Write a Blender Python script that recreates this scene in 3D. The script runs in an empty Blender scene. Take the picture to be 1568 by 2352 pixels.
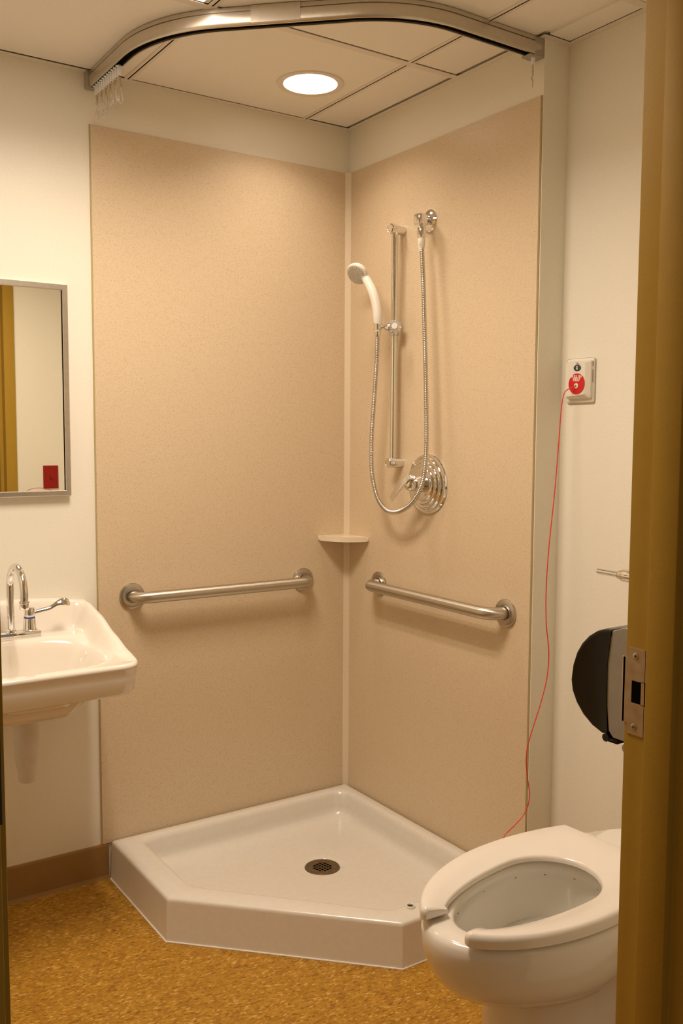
import bpy, bmesh, math, random
from mathutils import Vector, Matrix
random.seed(7)
PI = math.pi
S = bpy.context.scene
COL = S.collection

# ------------------------------------------------------------------ camera
cam_d = bpy.data.cameras.new('camera'); cam = bpy.data.objects.new('camera', cam_d); COL.objects.link(cam)
Rr = Vector((0.83197755, -0.55478978, 0.00465393)); Uu = Vector((0.04204915, 0.07141781, 0.99655977)); Ff = Vector((0.55321355, 0.82891966, -0.08274645))
m = Matrix.Identity(4)
for i in range(3):
    m[i][0] = Rr[i]; m[i][1] = Uu[i]; m[i][2] = -Ff[i]
m[0][3], m[1][3], m[2][3] = -1.8934, -2.7964, 1.4136
cam.matrix_world = m
cam_d.sensor_fit = 'VERTICAL'; cam_d.sensor_height = 36; cam_d.sensor_width = 24
cam_d.lens = 2136.98 / 2352 * 36; cam_d.clip_start = 0.02
S.camera = cam

# ------------------------------------------------------------------ light + exposure
S.view_settings.view_transform = 'Standard'; S.view_settings.look = 'None'
S.view_settings.exposure = 1.02; S.view_settings.gamma = 1.0; S.view_settings.use_curve_mapping = False
WORLD_COL = (1.0, 0.82, 0.62); WORLD_STR = 0.10
LAMP_COL = (1.0, 0.84, 0.70)
CAN_STR = 3.0
CAN_W = 0.95; CAN_SPREAD = 2.15
TROFFER_W = 8.6; TROFFER_SPREAD = 2.62        # recessed downlight lens
TROFFER_STR = 2.8     # square ceiling light
CORRIDOR_W = 3.0
w = bpy.data.worlds.new('world'); S.world = w; w.use_nodes = True
w.node_tree.nodes['Background'].inputs[0].default_value = (*WORLD_COL, 1)
w.node_tree.nodes['Background'].inputs[1].default_value = WORLD_STR

# ------------------------------------------------------------------ materials
def mat(name, col, rough=0.5, metal=0.0, coat=0.0, spec=0.5, noise=None, bump=None, trans=0.0, emit=None):
    """noise=(scale, colour2, low, high) mixes a second colour; bump=(scale, strength)"""
    mt = bpy.data.materials.new(name); mt.use_nodes = True
    nt = mt.node_tree; b = nt.nodes['Principled BSDF']
    b.inputs['Base Color'].default_value = (*col, 1); b.inputs['Roughness'].default_value = rough
    b.inputs['Metallic'].default_value = metal; b.inputs['Coat Weight'].default_value = coat
    b.inputs['Specular IOR Level'].default_value = spec; b.inputs['Coat Roughness'].default_value = 0.06
    b.inputs['Transmission Weight'].default_value = trans
    if emit:
        b.inputs['Emission Color'].default_value = (*emit[0], 1); b.inputs['Emission Strength'].default_value = emit[1]
    if noise or bump:
        tc = nt.nodes.new('ShaderNodeTexCoord')
    if noise:
        n = nt.nodes.new('ShaderNodeTexNoise'); n.inputs['Scale'].default_value = noise[0]; n.inputs['Detail'].default_value = 3
        nt.links.new(tc.outputs['Object'], n.inputs['Vector'])
        mr = nt.nodes.new('ShaderNodeMapRange'); mr.inputs[1].default_value = noise[2]; mr.inputs[2].default_value = noise[3]
        nt.links.new(n.outputs['Fac'], mr.inputs[0])
        mx = nt.nodes.new('ShaderNodeMix'); mx.data_type = 'RGBA'
        mx.inputs[6].default_value = (*col, 1); mx.inputs[7].default_value = (*noise[1], 1)
        nt.links.new(mr.outputs[0], mx.inputs[0]); nt.links.new(mx.outputs[2], b.inputs['Base Color'])
    if bump:
        n2 = nt.nodes.new('ShaderNodeTexNoise'); n2.inputs['Scale'].default_value = bump[0]; n2.inputs['Detail'].default_value = 4
        nt.links.new(tc.outputs['Object'], n2.inputs['Vector'])
        bp = nt.nodes.new('ShaderNodeBump'); bp.inputs['Strength'].default_value = bump[1]; bp.inputs['Distance'].default_value = 0.002
        nt.links.new(n2.outputs['Fac'], bp.inputs['Height']); nt.links.new(bp.outputs[0], b.inputs['Normal'])
    return mt

M = {}
M['paint'] = mat('cream_paint', (0.87, 0.835, 0.72), 0.42, noise=(160, (0.85, 0.815, 0.70), .4, .6), bump=(220, .12), spec=0.35)
M['ceil'] = mat('ceiling_tile', (0.90, 0.86, 0.79), 0.85, noise=(300, (0.86, 0.82, 0.75), .45, .75), bump=(350, .25), spec=0.15)
M['grid'] = mat('painted_grid', (0.80, 0.735, 0.65), 0.5)
M['gap'] = mat('dark_gap', (0.03, 0.02, 0.012), 0.9)
M['panel'] = mat('solid_surface_panel', (0.70, 0.565, 0.385), 0.36, noise=(420, (0.54, 0.40, 0.23), .52, .72), bump=(200, .05), spec=0.4)
M['panel_edge'] = mat('panel_trim_strip', (0.76, 0.64, 0.455), 0.4, noise=(420, (0.68, 0.55, 0.38), .5, .75))
M['seal'] = mat('yellowed_sealant', (0.46, 0.38, 0.17), 0.6)
M['shelf'] = mat('cream_shelf', (0.83, 0.72, 0.545), 0.3, coat=0.3)
M['tray'] = mat('white_acrylic_tray', (0.78, 0.735, 0.65), 0.22, coat=0.35, noise=(60, (0.76, 0.715, 0.63), .4, .6))
M['porcelain'] = mat('white_porcelain', (0.86, 0.80, 0.70), 0.12, coat=0.8, noise=(4, (0.85, 0.79, 0.69), .3, .7))
M['porcelain2'] = mat('toilet_porcelain', (0.84, 0.79, 0.70), 0.14, coat=0.7, noise=(4, (0.83, 0.78, 0.69), .3, .7))
M['seat'] = mat('white_seat_plastic', (0.87, 0.81, 0.72), 0.17, coat=0.5, noise=(5, (0.86, 0.80, 0.71), .3, .7))
M['plastic_w'] = mat('ivory_plastic', (0.82, 0.78, 0.68), 0.38, noise=(8, (0.81, 0.77, 0.67), .3, .7))
M['cover_w'] = mat('matte_white_vinyl', (0.72, 0.66, 0.58), 0.65, noise=(30, (0.66, 0.60, 0.51), .4, .7), bump=(40, .3))
M['chrome'] = mat('chrome', (0.80, 0.79, 0.77), 0.07, 1.0, noise=(3, (0.78, 0.77, 0.75), .3, .7))
M['steel'] = mat('brushed_steel', (0.56, 0.52, 0.455), 0.27, 1.0, noise=(300, (0.52, 0.48, 0.42), .35, .7))
M['frame_steel'] = mat('satin_mirror_frame', (0.62, 0.57, 0.50), 0.32, 1.0, noise=(80, (0.57, 0.52, 0.45), .35, .7))
M['hose'] = mat('metal_hose', (0.64, 0.61, 0.56), 0.22, 1.0, noise=(20, (0.60, 0.57, 0.52), .35, .7))
M['alu'] = mat('anodised_aluminium', (0.62, 0.57, 0.49), 0.33, 0.85, noise=(60, (0.59, 0.54, 0.46), .35, .7))
M['alu_end'] = mat('grey_end_cap', (0.40, 0.37, 0.31), 0.5, 0.3)
M['black'] = mat('black_slot', (0.006, 0.005, 0.004), 0.9, spec=0.0)
M['blackp'] = mat('black_smoked_plastic', (0.008, 0.0065, 0.004), 0.28, coat=0.15, spec=0.3, noise=(9, (0.014, 0.011, 0.007), .3, .7))
M['greyp'] = mat('grey_plastic', (0.36, 0.33, 0.27), 0.45, noise=(40, (0.33, 0.30, 0.25), .35, .7))
M['brownb'] = mat('brown_vinyl_base', (0.34, 0.195, 0.060), 0.4, noise=(20, (0.32, 0.18, 0.055), .35, .7))
M['jamb'] = mat('mustard_door_paint', (0.40, 0.245, 0.032), 0.60, spec=0.12, noise=(30, (0.385, 0.233, 0.034), .35, .7), bump=(180, .1))
M['red'] = mat('red_plastic', (0.62, 0.006, 0.006), 0.35)
M['redcord'] = mat('red_cord', (0.75, 0.018, 0.01), 0.45)
M['darkred'] = mat('dark_red_plate', (0.30, 0.008, 0.006), 0.3)
M['blue'] = mat('blue_ring', (0.01, 0.06, 0.35), 0.35)
M['darkoval'] = mat('dark_slate_button', (0.035, 0.055, 0.060), 0.3)
M['whiteink'] = mat('white_ink', (0.85, 0.80, 0.74), 0.6)
M['redink'] = mat('red_ink', (0.6, 0.01, 0.01), 0.6)
M['blackink'] = mat('black_ink', (0.02, 0.02, 0.02), 0.6)
M['nozzle'] = mat('grey_spray_face', (0.55, 0.50, 0.42), 0.5, noise=(500, (0.35, 0.31, 0.25), .5, .6))
M['nylon'] = mat('white_nylon', (0.86, 0.88, 0.92), 0.5)
M['brass'] = mat('dull_nickel_chain', (0.42, 0.33, 0.20), 0.3, 1.0)
M['clear'] = mat('clear_acrylic', (0.95, 0.93, 0.90), 0.08, trans=0.75)
M['drainm'] = mat('tarnished_drain_metal', (0.32, 0.27, 0.19), 0.35, 1.0, noise=(120, (0.22, 0.17, 0.10), .4, .65))
M['strike'] = mat('worn_strike_metal', (0.52, 0.40, 0.26), 0.5, 0.6, noise=(40, (0.44, 0.32, 0.20), .35, .7))
M['water'] = mat('toilet_water', (0.75, 0.80, 0.78), 0.03, trans=0.6)
M['stain'] = mat('rust_stained_jet', (0.20, 0.15, 0.05), 0.7)
M['mirror'] = mat('mirror_glass', (0.90, 0.91, 0.84), 0.01, 1.0)
M['lens'] = mat('glowing_lens', (0.9, 0.9, 0.9), 0.5, emit=(LAMP_COL, CAN_STR))
M['lens2'] = mat('glowing_diffuser', (0.9, 0.9, 0.9), 0.5, emit=(LAMP_COL, TROFFER_STR))
M['hinge'] = mat('dark_bronze_hinge', (0.035, 0.035, 0.03), 0.4, 0.6)

# grab bar tubes: brushed round the tube, so highlights stretch along it
for nm, ax in (('steel_x', (1, 0, 0)), ('steel_y', (0, 1, 0))):
    M[nm] = mat('brushed_' + nm, (0.60, 0.555, 0.48), 0.34, 1.0, noise=(300, (0.55, 0.51, 0.44), .35, .7))
    nt_ = M[nm].node_tree; b_ = nt_.nodes['Principled BSDF']; b_.inputs['Anisotropic'].default_value = 0.85
    cx_ = nt_.nodes.new('ShaderNodeCombineXYZ')
    for i_ in range(3): cx_.inputs[i_].default_value = ax[i_]
    nt_.links.new(cx_.outputs[0], b_.inputs['Tangent'])
# floor: orange-tan vinyl with short chips running one way
def floor_mat():
    mt = bpy.data.materials.new('chip_vinyl_floor'); mt.use_nodes = True
    nt = mt.node_tree; b = nt.nodes['Principled BSDF']; b.inputs['Roughness'].default_value = 0.48; b.inputs['Specular IOR Level'].default_value = 0.3
    tc = nt.nodes.new('ShaderNodeTexCoord'); mp = nt.nodes.new('ShaderNodeMapping')
    mp.inputs['Rotation'].default_value = (0, 0, 0.55); mp.inputs['Scale'].default_value = (110, 270, 1)
    nt.links.new(tc.outputs['Object'], mp.inputs['Vector'])
    v = nt.nodes.new('ShaderNodeTexVoronoi'); v.inputs['Scale'].default_value = 1.0
    nt.links.new(mp.outputs[0], v.inputs['Vector'])
    sp = nt.nodes.new('ShaderNodeSeparateColor'); nt.links.new(v.outputs['Color'], sp.inputs[0])
    cr = nt.nodes.new('ShaderNodeValToRGB'); e = cr.color_ramp.elements
    e[0].position = 0.0; e[0].color = (0.25, 0.105, 0.010, 1); e[1].position = 1.0; e[1].color = (0.64, 0.40, 0.11, 1)
    for p_, c_ in ((.14, (0.35, 0.165, 0.015, 1)), (.5, (0.41, 0.205, 0.019, 1)), (.9, (0.49, 0.26, 0.033, 1))):
        k = e.new(p_); k.color = c_
    nt.links.new(sp.outputs[0], cr.inputs[0])
    n = nt.nodes.new('ShaderNodeTexNoise'); n.inputs['Scale'].default_value = 35; n.inputs['Detail'].default_value = 5
    nt.links.new(tc.outputs['Object'], n.inputs['Vector'])
    mx = nt.nodes.new('ShaderNodeMix'); mx.data_type = 'RGBA'; mx.blend_type = 'OVERLAY'; mx.inputs[0].default_value = 0.3
    nt.links.new(cr.outputs[0], mx.inputs[6]); nt.links.new(n.outputs['Fac'], mx.inputs[7])
    nt.links.new(mx.outputs[2], b.inputs['Base Color'])
    return mt
M['floor'] = floor_mat()

# ------------------------------------------------------------------ helpers
def obj(name, bm, material, parent=None, smooth=False, doubles=False):
    if doubles: bmesh.ops.remove_doubles(bm, verts=bm.verts, dist=1e-5)
    bmesh.ops.recalc_face_normals(bm, faces=bm.faces)
    me = bpy.data.meshes.new(name); bm.to_mesh(me); bm.free()
    mats = material if isinstance(material, (list, tuple)) else [material]
    for x in mats: me.materials.append(M[x] if isinstance(x, str) else x)
    if smooth:
        me.polygons.foreach_set('use_smooth', [True] * len(me.polygons))
        try: me.set_sharp_from_angle(angle=math.radians(38))
        except Exception: pass
    o = bpy.data.objects.new(name, me); COL.objects.link(o)
    if parent:
        o.parent = parent; o.matrix_parent_inverse = Matrix.Translation(-Vector(world_loc(parent)))
    return o
def world_loc(o):
    l = Vector(o.location)
    return l
# children are modelled in world coordinates, so children of a mesh parent (at the origin) need no offset
def thing(name, label, cat, loc=(0, 0, 0), group=None, kind=None):
    o = bpy.data.objects.new(name, None); COL.objects.link(o); o.location = loc; o.empty_display_size = 0.05
    if kind: o['kind'] = kind
    else: o['label'] = label; o['category'] = cat
    if group: o['group'] = group
    return o
def tag(o, label, cat, group=None):
    o['label'] = label; o['category'] = cat
    if group: o['group'] = group
    return o
def struct(name, bm, material, **k):
    o = obj(name, bm, material, **k); o['kind'] = 'structure'; return o

def add_box(bm, a, b, bev=0.0, seg=2):
    x0, y0, z0 = [min(p, q) for p, q in zip(a, b)]; x1, y1, z1 = [max(p, q) for p, q in zip(a, b)]
    t = bmesh.new()
    vs = [t.verts.new(p) for p in ((x0, y0, z0), (x1, y0, z0), (x1, y1, z0), (x0, y1, z0), (x0, y0, z1), (x1, y0, z1), (x1, y1, z1), (x0, y1, z1))]
    for f in ((0, 3, 2, 1), (4, 5, 6, 7), (0, 1, 5, 4), (1, 2, 6, 5), (2, 3, 7, 6), (3, 0, 4, 7)): t.faces.new([vs[i] for i in f])
    if bev > 0: bmesh.ops.bevel(t, geom=t.edges[:], offset=bev, segments=seg, profile=.5, affect='EDGES')
    merge(bm, t)
def merge(bm, t, mtx=None):
    if mtx is not None: bmesh.ops.transform(t, matrix=mtx, verts=t.verts)
    me = bpy.data.meshes.new('tmp'); t.to_mesh(me); t.free(); bm.from_mesh(me); bpy.data.meshes.remove(me)
def frame_of(d):
    d = Vector(d).normalized(); a = Vector((0, 0, 1)) if abs(d.z) < .9 else Vector((1, 0, 0))
    u = d.cross(a).normalized(); v = d.cross(u).normalized(); return u, v
def spline(pts, n=8):
    P = [Vector(p) for p in pts]
    if len(P) < 3: return P
    out = []
    for i in range(len(P) - 1):
        p0 = P[i - 1] if i else P[0] * 2 - P[1]; p1 = P[i]; p2 = P[i + 1]; p3 = P[i + 2] if i + 2 < len(P) else P[-1] * 2 - P[-2]
        for k in range(n):
            t = k / n
            out.append(.5 * ((2 * p1) + (p2 - p0) * t + (2 * p0 - 5 * p1 + 4 * p2 - p3) * t * t + (3 * p1 - p0 - 3 * p2 + p3) * t ** 3))
    out.append(P[-1]); return out
def add_tube(bm, pts, r, seg=16, cap=True, ell=None):
    """pts world path; r number or list; parallel-transport frame. ell=(a,b) squash factors"""
    P = [Vector(p) for p in pts]; n = len(P); R_ = r if isinstance(r, (list, tuple)) else [r] * n
    T = [((P[min(i + 1, n - 1)] - P[max(i - 1, 0)]).normalized()) for i in range(n)]
    u, v = frame_of(T[0]); rings = []
    for i in range(n):
        if i:
            ax = T[i - 1].cross(T[i])
            if ax.length > 1e-8:
                q = Matrix.Rotation(T[i - 1].angle(T[i]), 3, ax.normalized()); u = q @ u; v = q @ v
        a, b = ell if ell else (1, 1)
        rings.append([bm.verts.new(P[i] + (u * math.cos(t) * a + v * math.sin(t) * b) * R_[i]) for t in [2 * PI * k / seg for k in range(seg)]])
    for i in range(n - 1):
        for k in range(seg): bm.faces.new((rings[i][k], rings[i][(k + 1) % seg], rings[i + 1][(k + 1) % seg], rings[i + 1][k]))
    if cap: bm.faces.new(rings[0][::-1]); bm.faces.new(rings[-1])
def add_lathe(bm, prof, origin, axis, seg=48, close=True):
    """prof = [(radius, distance along axis)]"""
    u, v = frame_of(axis); d = Vector(axis).normalized(); o = Vector(origin); rings = []
    for r, h in prof:
        if r < 1e-6: rings.append([bm.verts.new(o + d * h)])
        else: rings.append([bm.verts.new(o + d * h + (u * math.cos(t) + v * math.sin(t)) * r) for t in [2 * PI * k / seg for k in range(seg)]])
    for A, B in zip(rings, rings[1:]):
        for k in range(seg):
            j = (k + 1) % seg
            if len(A) == 1 and len(B) == 1: continue
            if len(A) == 1: bm.faces.new((A[0], B[k], B[j]))
            elif len(B) == 1: bm.faces.new((A[k], A[j], B[0]))
            else: bm.faces.new((A[k], A[j], B[j], B[k]))
    if close:
        if len(rings[0]) > 1: bm.faces.new(rings[0][::-1])
        if len(rings[-1]) > 1: bm.faces.new(rings[-1])
def add_prism(bm, pts, a, b, axis='z', bev=0.0):
    """polygon pts in the two other axes, extruded from a to b along axis"""
    def P(p, h): return {'z': (p[0], p[1], h), 'x': (h, p[0], p[1]), 'y': (p[0], h, p[1])}[axis]
    t = bmesh.new()
    A = [t.verts.new(P(p, a)) for p in pts]; B = [t.verts.new(P(p, b)) for p in pts]
    t.faces.new(A[::-1]); t.faces.new(B)
    for k in range(len(pts)): t.faces.new((A[k], A[(k + 1) % len(pts)], B[(k + 1) % len(pts)], B[k]))
    if bev: bmesh.ops.bevel(t, geom=t.edges[:], offset=bev, segments=2, profile=.5, affect='EDGES')
    merge(bm, t)
def add_loops(bm, loops, cap0=False, cap1=False):
    R_ = [[bm.verts.new(p) for p in L] for L in loops]
    n = len(R_[0])
    for A, B in zip(R_, R_[1:]):
        for k in range(n): bm.faces.new((A[k], A[(k + 1) % n], B[(k + 1) % n], B[k]))
    if cap0: bm.faces.new(R_[0][::-1])
    if cap1: bm.faces.new(R_[-1])
    return R_
def round_poly(pts, rad, seg=6):
    out = []; n = len(pts)
    for i in range(n):
        p = Vector(pts[i][:2]).to_3d(); a = Vector(pts[i - 1][:2]).to_3d(); b = Vector(pts[(i + 1) % n][:2]).to_3d()
        r = rad[i] if isinstance(rad, (list, tuple)) else rad
        d1 = (a - p).normalized(); d2 = (b - p).normalized(); half = d1.angle(d2) / 2
        t = r / math.tan(half); c = p + (d1 + d2).normalized() * (r / math.sin(half))
        s = p + d1 * t - c; e = p + d2 * t - c; ang = s.angle(e); ax = s.cross(e).normalized()
        for k in range(seg + 1): out.append((c + Matrix.Rotation(ang * k / seg, 3, ax) @ s).xy)
    return out
def fillet_path(pts, rad, seg=12):
    P = [Vector(p) for p in pts]; out = [P[0]]
    for i in range(1, len(P) - 1):
        r = rad[i - 1] if isinstance(rad, (list, tuple)) else rad
        d1 = (P[i - 1] - P[i]).normalized(); d2 = (P[i + 1] - P[i]).normalized(); half = d1.angle(d2) / 2
        t = r / math.tan(half); c = P[i] + (d1 + d2).normalized() * (r / math.sin(half))
        s = P[i] + d1 * t - c; e = P[i] + d2 * t - c; ang = s.angle(e); ax = s.cross(e).normalized()
        for k in range(seg + 1): out.append(c + Matrix.Rotation(ang * k / seg, 3, ax) @ s)
    out.append(P[-1]); return out
def text_mesh(body, size, mtx, extr=0.0004, xs=1.0, bold=0.0):
    cu = bpy.data.curves.new('lettering', 'FONT'); cu.body = body; cu.size = size; cu.align_x = 'CENTER'; cu.align_y = 'CENTER'; cu.extrude = extr; cu.offset = bold
    o = bpy.data.objects.new('lettering', cu); COL.objects.link(o)
    dg = bpy.context.evaluated_depsgraph_get(); me = bpy.data.meshes.new_from_object(o.evaluated_get(dg))
    bpy.data.objects.remove(o); bpy.data.curves.remove(cu)
    bm = bmesh.new(); bm.from_mesh(me); bpy.data.meshes.remove(me)
    bmesh.ops.transform(bm, matrix=mtx @ Matrix.Diagonal((xs, 1, 1, 1)), verts=bm.verts)
    return bm

# ------------------------------------------------------------------ dimensions
H = 2.4792                 # ceiling
HT = 0.1249                # tray rim
JOG = -0.9345; JX = 0.0944 # end of the furred shower wall, and the wall behind the toilet
YF = -1.880; YO = -2.000   # front wall, room face and corridor face
XL = -2.02                 # left wall
# ------------------------------------------------------------------ the setting
bm = bmesh.new(); add_box(bm, (-3.2, -3.9, -0.08), (0.30, 0.12, 0.0)); struct('floor', bm, 'floor')
bm = bmesh.new(); add_box(bm, (XL - .12, 0, 0), (0.25, 0.12, H + .25)); struct('wall_back', bm, 'paint')
bm = bmesh.new()
add_prism(bm, [(0, 0), (0, JOG), (JX, JOG), (JX, YF), (0.25, YF), (0.25, 0)], 0, H + .25); struct('wall_right', bm, 'paint')
bm = bmesh.new(); add_box(bm, (XL - .12, YO, 0), (XL, 0, H + .25)); struct('wall_left', bm, 'paint')
JR = -0.745; JL = -1.711; HD = 2.20     # door opening
bm = bmesh.new()
add_box(bm, (JR + .02, YF, 0), (0.25, YO, H + .25)); add_box(bm, (XL, YF, 0), (JL - .02, YO, H + .25))
add_box(bm, (JL - .02, YF, HD + .02), (JR + .02, YO, H + .25)); struct('wall_front', bm, 'paint')
# ceiling: lay-in tiles resting on the grid flanges
TX = [0.25, -0.1935, -0.822, -1.450, -2.02]; TY = [0.0, -0.588, -1.208, -1.828]
CX, CY = -0.3474, -0.2981
bm = bmesh.new()
xs = [(-0.1935, 0.0), (-0.822, -0.1935), (-1.450, -0.822), (XL, -1.450)]
ys = [(-0.588, 0.0), (-1.208, -0.588), (YF, -1.208)]
for i, (x0, x1) in enumerate(xs):
    for j, (y0, y1) in enumerate(ys):
        if i == 2 and j == 1: continue
        if i == 1 and j == 0:      # the tile with the round hole
            n = 64; outer = []; inner = []
            X0, X1, Y0, Y1 = x0 + .004, x1 - .004, y0 + .004, y1 - .022; add_box(bm, (X0, Y1, H + .008), (X1, y1 - .001, H + .0185))
            for k in range(n):
                t = 2 * PI * k / n; c, s_ = math.cos(t), math.sin(t); inner.append((CX + .088 * c, CY + .088 * s_))
                sc = min(((X1 - CX) / c) if c > 1e-9 else 9, ((X0 - CX) / c) if c < -1e-9 else 9, ((Y1 - CY) / s_) if s_ > 1e-9 else 9, ((Y0 - CY) / s_) if s_ < -1e-9 else 9)
                outer.append((CX + sc * c, CY + sc * s_))
            for cx_, cy_ in ((X0, Y0), (X1, Y0), (X0, Y1), (X1, Y1)):
                k = min(range(n), key=lambda q: (outer[q][0] - cx_) ** 2 + (outer[q][1] - cy_) ** 2); outer[k] = (cx_, cy_)
            add_loops(bm, [[(x, y, H + .018) for x, y in outer], [(x, y, H + .0018) for x, y in outer], [(x, y, H + .0018) for x, y in inner], [(x, y, H + .018) for x, y in inner]])
        else:
            ex = .026 if i == 0 else 0
            y2 = y1 - (.026 if y1 == 0 else .016)
            add_box(bm, (x0 + .004, y0 + .004, H + .0018), (x1 - .004 - ex, y2, H + .018)); add_box(bm, (x0 + .004, y2, H + .008), (x1 - .004, y1 - .001, H + .0185))
            if ex: add_box(bm, (x1 - .004 - ex, y0 + .004, H + .008), (x1 - .004, y2, H + .0185))
add_box(bm, (-.004, YF, H + .0018), (JX - .022, JOG - .022, H + .018)); add_box(bm, (JX - .022, YF, H + .008), (JX, JOG, H + .0185)); add_box(bm, (XL - .1, YO - 2, H + .20), (0.25, 0.12, H + .22))
struct('ceiling', bm, 'ceil')
bm = bmesh.new()   # grid: flanges and webs, wall angles
for x in TX[1:4]:
    add_box(bm, (x - .012, YF, H), (x + .012, 0, H + .0015)); add_box(bm, (x - .002, YF, H), (x + .002, 0, H + .03))
for y in TY[1:]:
    add_box(bm, (XL, y - .012, H - .0004), (JX, y + .012, H + .0012)); add_box(bm, (XL, y - .002, H), (JX, y + .002, H + .03))
struct('trim_1', bm, 'grid')
bm = bmesh.new()
add_box(bm, (XL, -.020, H - .0006), (0, 0, H + .001)); add_box(bm, (-.020, JOG - .02, H - .0008), (0, 0, H + .0008))
add_box(bm, (-.020, JOG - .020, H - .001), (JX, JOG, H + .0006)); add_box(bm, (JX - .020, YF, H - .0006), (JX, JOG, H + .001))
add_box(bm, (XL, YF, H - .0006), (JX, YF + .02, H + .001)); add_box(bm, (XL, YF, H - .0006), (XL + .02, 0, H + .001))
struct('trim_2', bm, 'grid')
# baseboards
def base(name, a, b, nrm):
    d = (Vector(b) - Vector(a)).normalized(); n = Vector(nrm); L = (Vector(b) - Vector(a)).length
    prof = [(0, 0), (.010, 0), (.0075, .006), (.0055, .012), (.0055, .108), (.0040, .1135), (.001, .1145), (0, .1145)]
    bm = bmesh.new(); A = []; B = []
    for o_, z in prof:
        A.append(bm.verts.new(Vector((a[0], a[1], z)) + n * o_)); B.append(bm.verts.new(Vector((b[0], b[1], z)) + n * o_))
    bm.faces.new(A); bm.faces.new(B[::-1])
    for k in range(len(prof)): bm.faces.new((A[k], A[(k + 1) % 8], B[(k + 1) % 8], B[k]))
    struct(name, bm, 'brownb')
base('baseboard_back', (XL, 0, 0), (-.915, 0, 0), (0, -1, 0))
base('baseboard_right', (JX, JOG - .001, 0), (JX, YF, 0), (-1, 0, 0))
base('baseboard_front', (JR + .06, YF, 0), (JX, YF, 0), (0, 1, 0))
base('baseboard_left', (XL, YF, 0), (XL, 0, 0), (1, 0, 0))
# ---- door frame: hollow metal, double rabbet
YI, YE = -1.867, -2.013
prof = [(-.051, YI), (0, YI), (0, -1.916), (.016, -1.916), (.016, -1.964), (0, -1.964), (0, YE), (-.051, YE)]  # offset into opening, y
bm = bmesh.new()
for sx, xj in ((-1, JR), (1, JL)):
    add_prism(bm, [(xj + sx * o_, y) for o_, y in prof], 0, HD + .051, 'z', bev=.0018)
add_prism(bm, [(y, HD - o_) for o_, y in prof], JL - .04, JR + .04, 'x', bev=.0018)
fr = struct('trim_3', bm, 'jamb', smooth=True)
# strike plate let into the right jamb
bm = bmesh.new()
z0, z1, xs_ = .957, 1.0915, JR - .0012
ya, yb = -1.8725, -1.9045
pl = [(ya, z0), (ya, .9735), (YI + .0035, .9735), (YI + .0035, 1.0745), (ya, 1.0745), (ya, z1), (yb, z1), (yb, 1.041), (-1.880, 1.041), (-1.880, 1.0065), (yb, 1.0065), (yb, z0)]
add_prism(bm, pl, xs_, JR + .001, 'x'); add_box(bm, (xs_, -1.8975, 1.0055), (JR + .001, -1.9135, 1.042)); add_box(bm, (xs_, yb + .001, z0), (JR + .001, -1.9135, z1))
sp_ = obj('strike_plate', bm, 'strike', fr)
bm = bmesh.new(); add_box(bm, (JR - .0006, -1.880, 1.0065), (JR - .0002, -1.8978, 1.041)); obj('latch_hole', bm, 'black', sp_)
bm = bmesh.new(); add_prism(bm, [(JR - .0012, YI), (JR - .0012, YI + .004), (JR + .004, YI + .0095), (JR + .0055, YI + .009), (JR + .0005, YI)], .9735, 1.0745, 'z'); obj('strike_lip', bm, 'strike', sp_)
for zz in (.9695, 1.0795):
    bm = bmesh.new(); add_lathe(bm, [(.0052, 0), (.0050, .0008), (.0035, .0012), (0, .0013)], (xs_, -1.8862, zz), (-1, 0, 0), 24)
    s = obj('screw', bm, 'frame_steel', sp_, smooth=True)
    bm = bmesh.new()
    for d in ((0, 1), (1, 0)): add_box(bm, (xs_ - .0015, -1.8862 - (.0028 if d[0] else .0006), zz - (.0028 if d[1] else .0006)), (xs_ - .0012, -1.8862 + (.0028 if d[0] else .0006), zz + (.0028 if d[1] else .0006)))
    obj('screw_slot', bm, 'blackink', s)
# door leaf, standing open against the left side of the room
bm = bmesh.new(); add_box(bm, (JL - .006, -1.862, .01), (JL - .050, -0.965, HD - .005), .002); dr = struct('door_1', bm, 'jamb')
bm = bmesh.new(); add_tube(bm, fillet_path([(JL - .006, -1.03, 1.03), (JL + .05, -1.03, 1.03), (JL + .05, -1.14, 1.03)], .012, 6), .009, 12); add_lathe(bm, [(.028, 0), (.026, .008), (0, .009)], (JL - .006, -1.03, 1.03), (1, 0, 0), 32)
obj('door_handle', bm, 'steel', dr, smooth=True)
bm = bmesh.new(); add_box(bm, (JL + .0012, -2.0150, 1.088), (JL - .030, -2.0125, 1.20), .0008); obj('hinge', bm, 'hinge', fr)

# ------------------------------------------------------------------ ceiling lights
t = thing('recessed_light', 'round recessed downlight glowing in the ceiling above the shower', 'ceiling light', (CX, CY, H))
bm = bmesh.new(); add_lathe(bm, [(.0815, .012), (.0815, .0015), (.0830, -.0012), (.0845, -.0014), (.0990, -.0030), (.1020, -.0020), (.1035, .0018), (.0870, .0018), (.0870, .012)], (CX, CY, H), (0, 0, 1), 96, close=False); obj('trim_ring', bm, 'grid', t, smooth=True)
bm = bmesh.new(); add_lathe(bm, [(0, .0075), (.0815, .0085), (.0815, .0105), (0, .0105)], (CX, CY, H), (0, 0, 1), 64); obj('lens', bm, 'lens', t)
ld = bpy.data.lights.new('downlight', 'AREA'); ld.shape = 'DISK'; ld.size = .158; ld.energy = CAN_W; ld.color = LAMP_COL; ld.spread = CAN_SPREAD
lo_ = bpy.data.objects.new('downlight', ld); COL.objects.link(lo_); lo_.location = (CX, CY, H + .006)
lo_.parent = t; lo_.matrix_parent_inverse = Matrix.Translation((-CX, -CY, -H))
t = thing('troffer_light', 'square fluorescent ceiling light, only its bright corner visible at the top edge', 'ceiling light', (-1.136, -.898, H))
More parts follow.
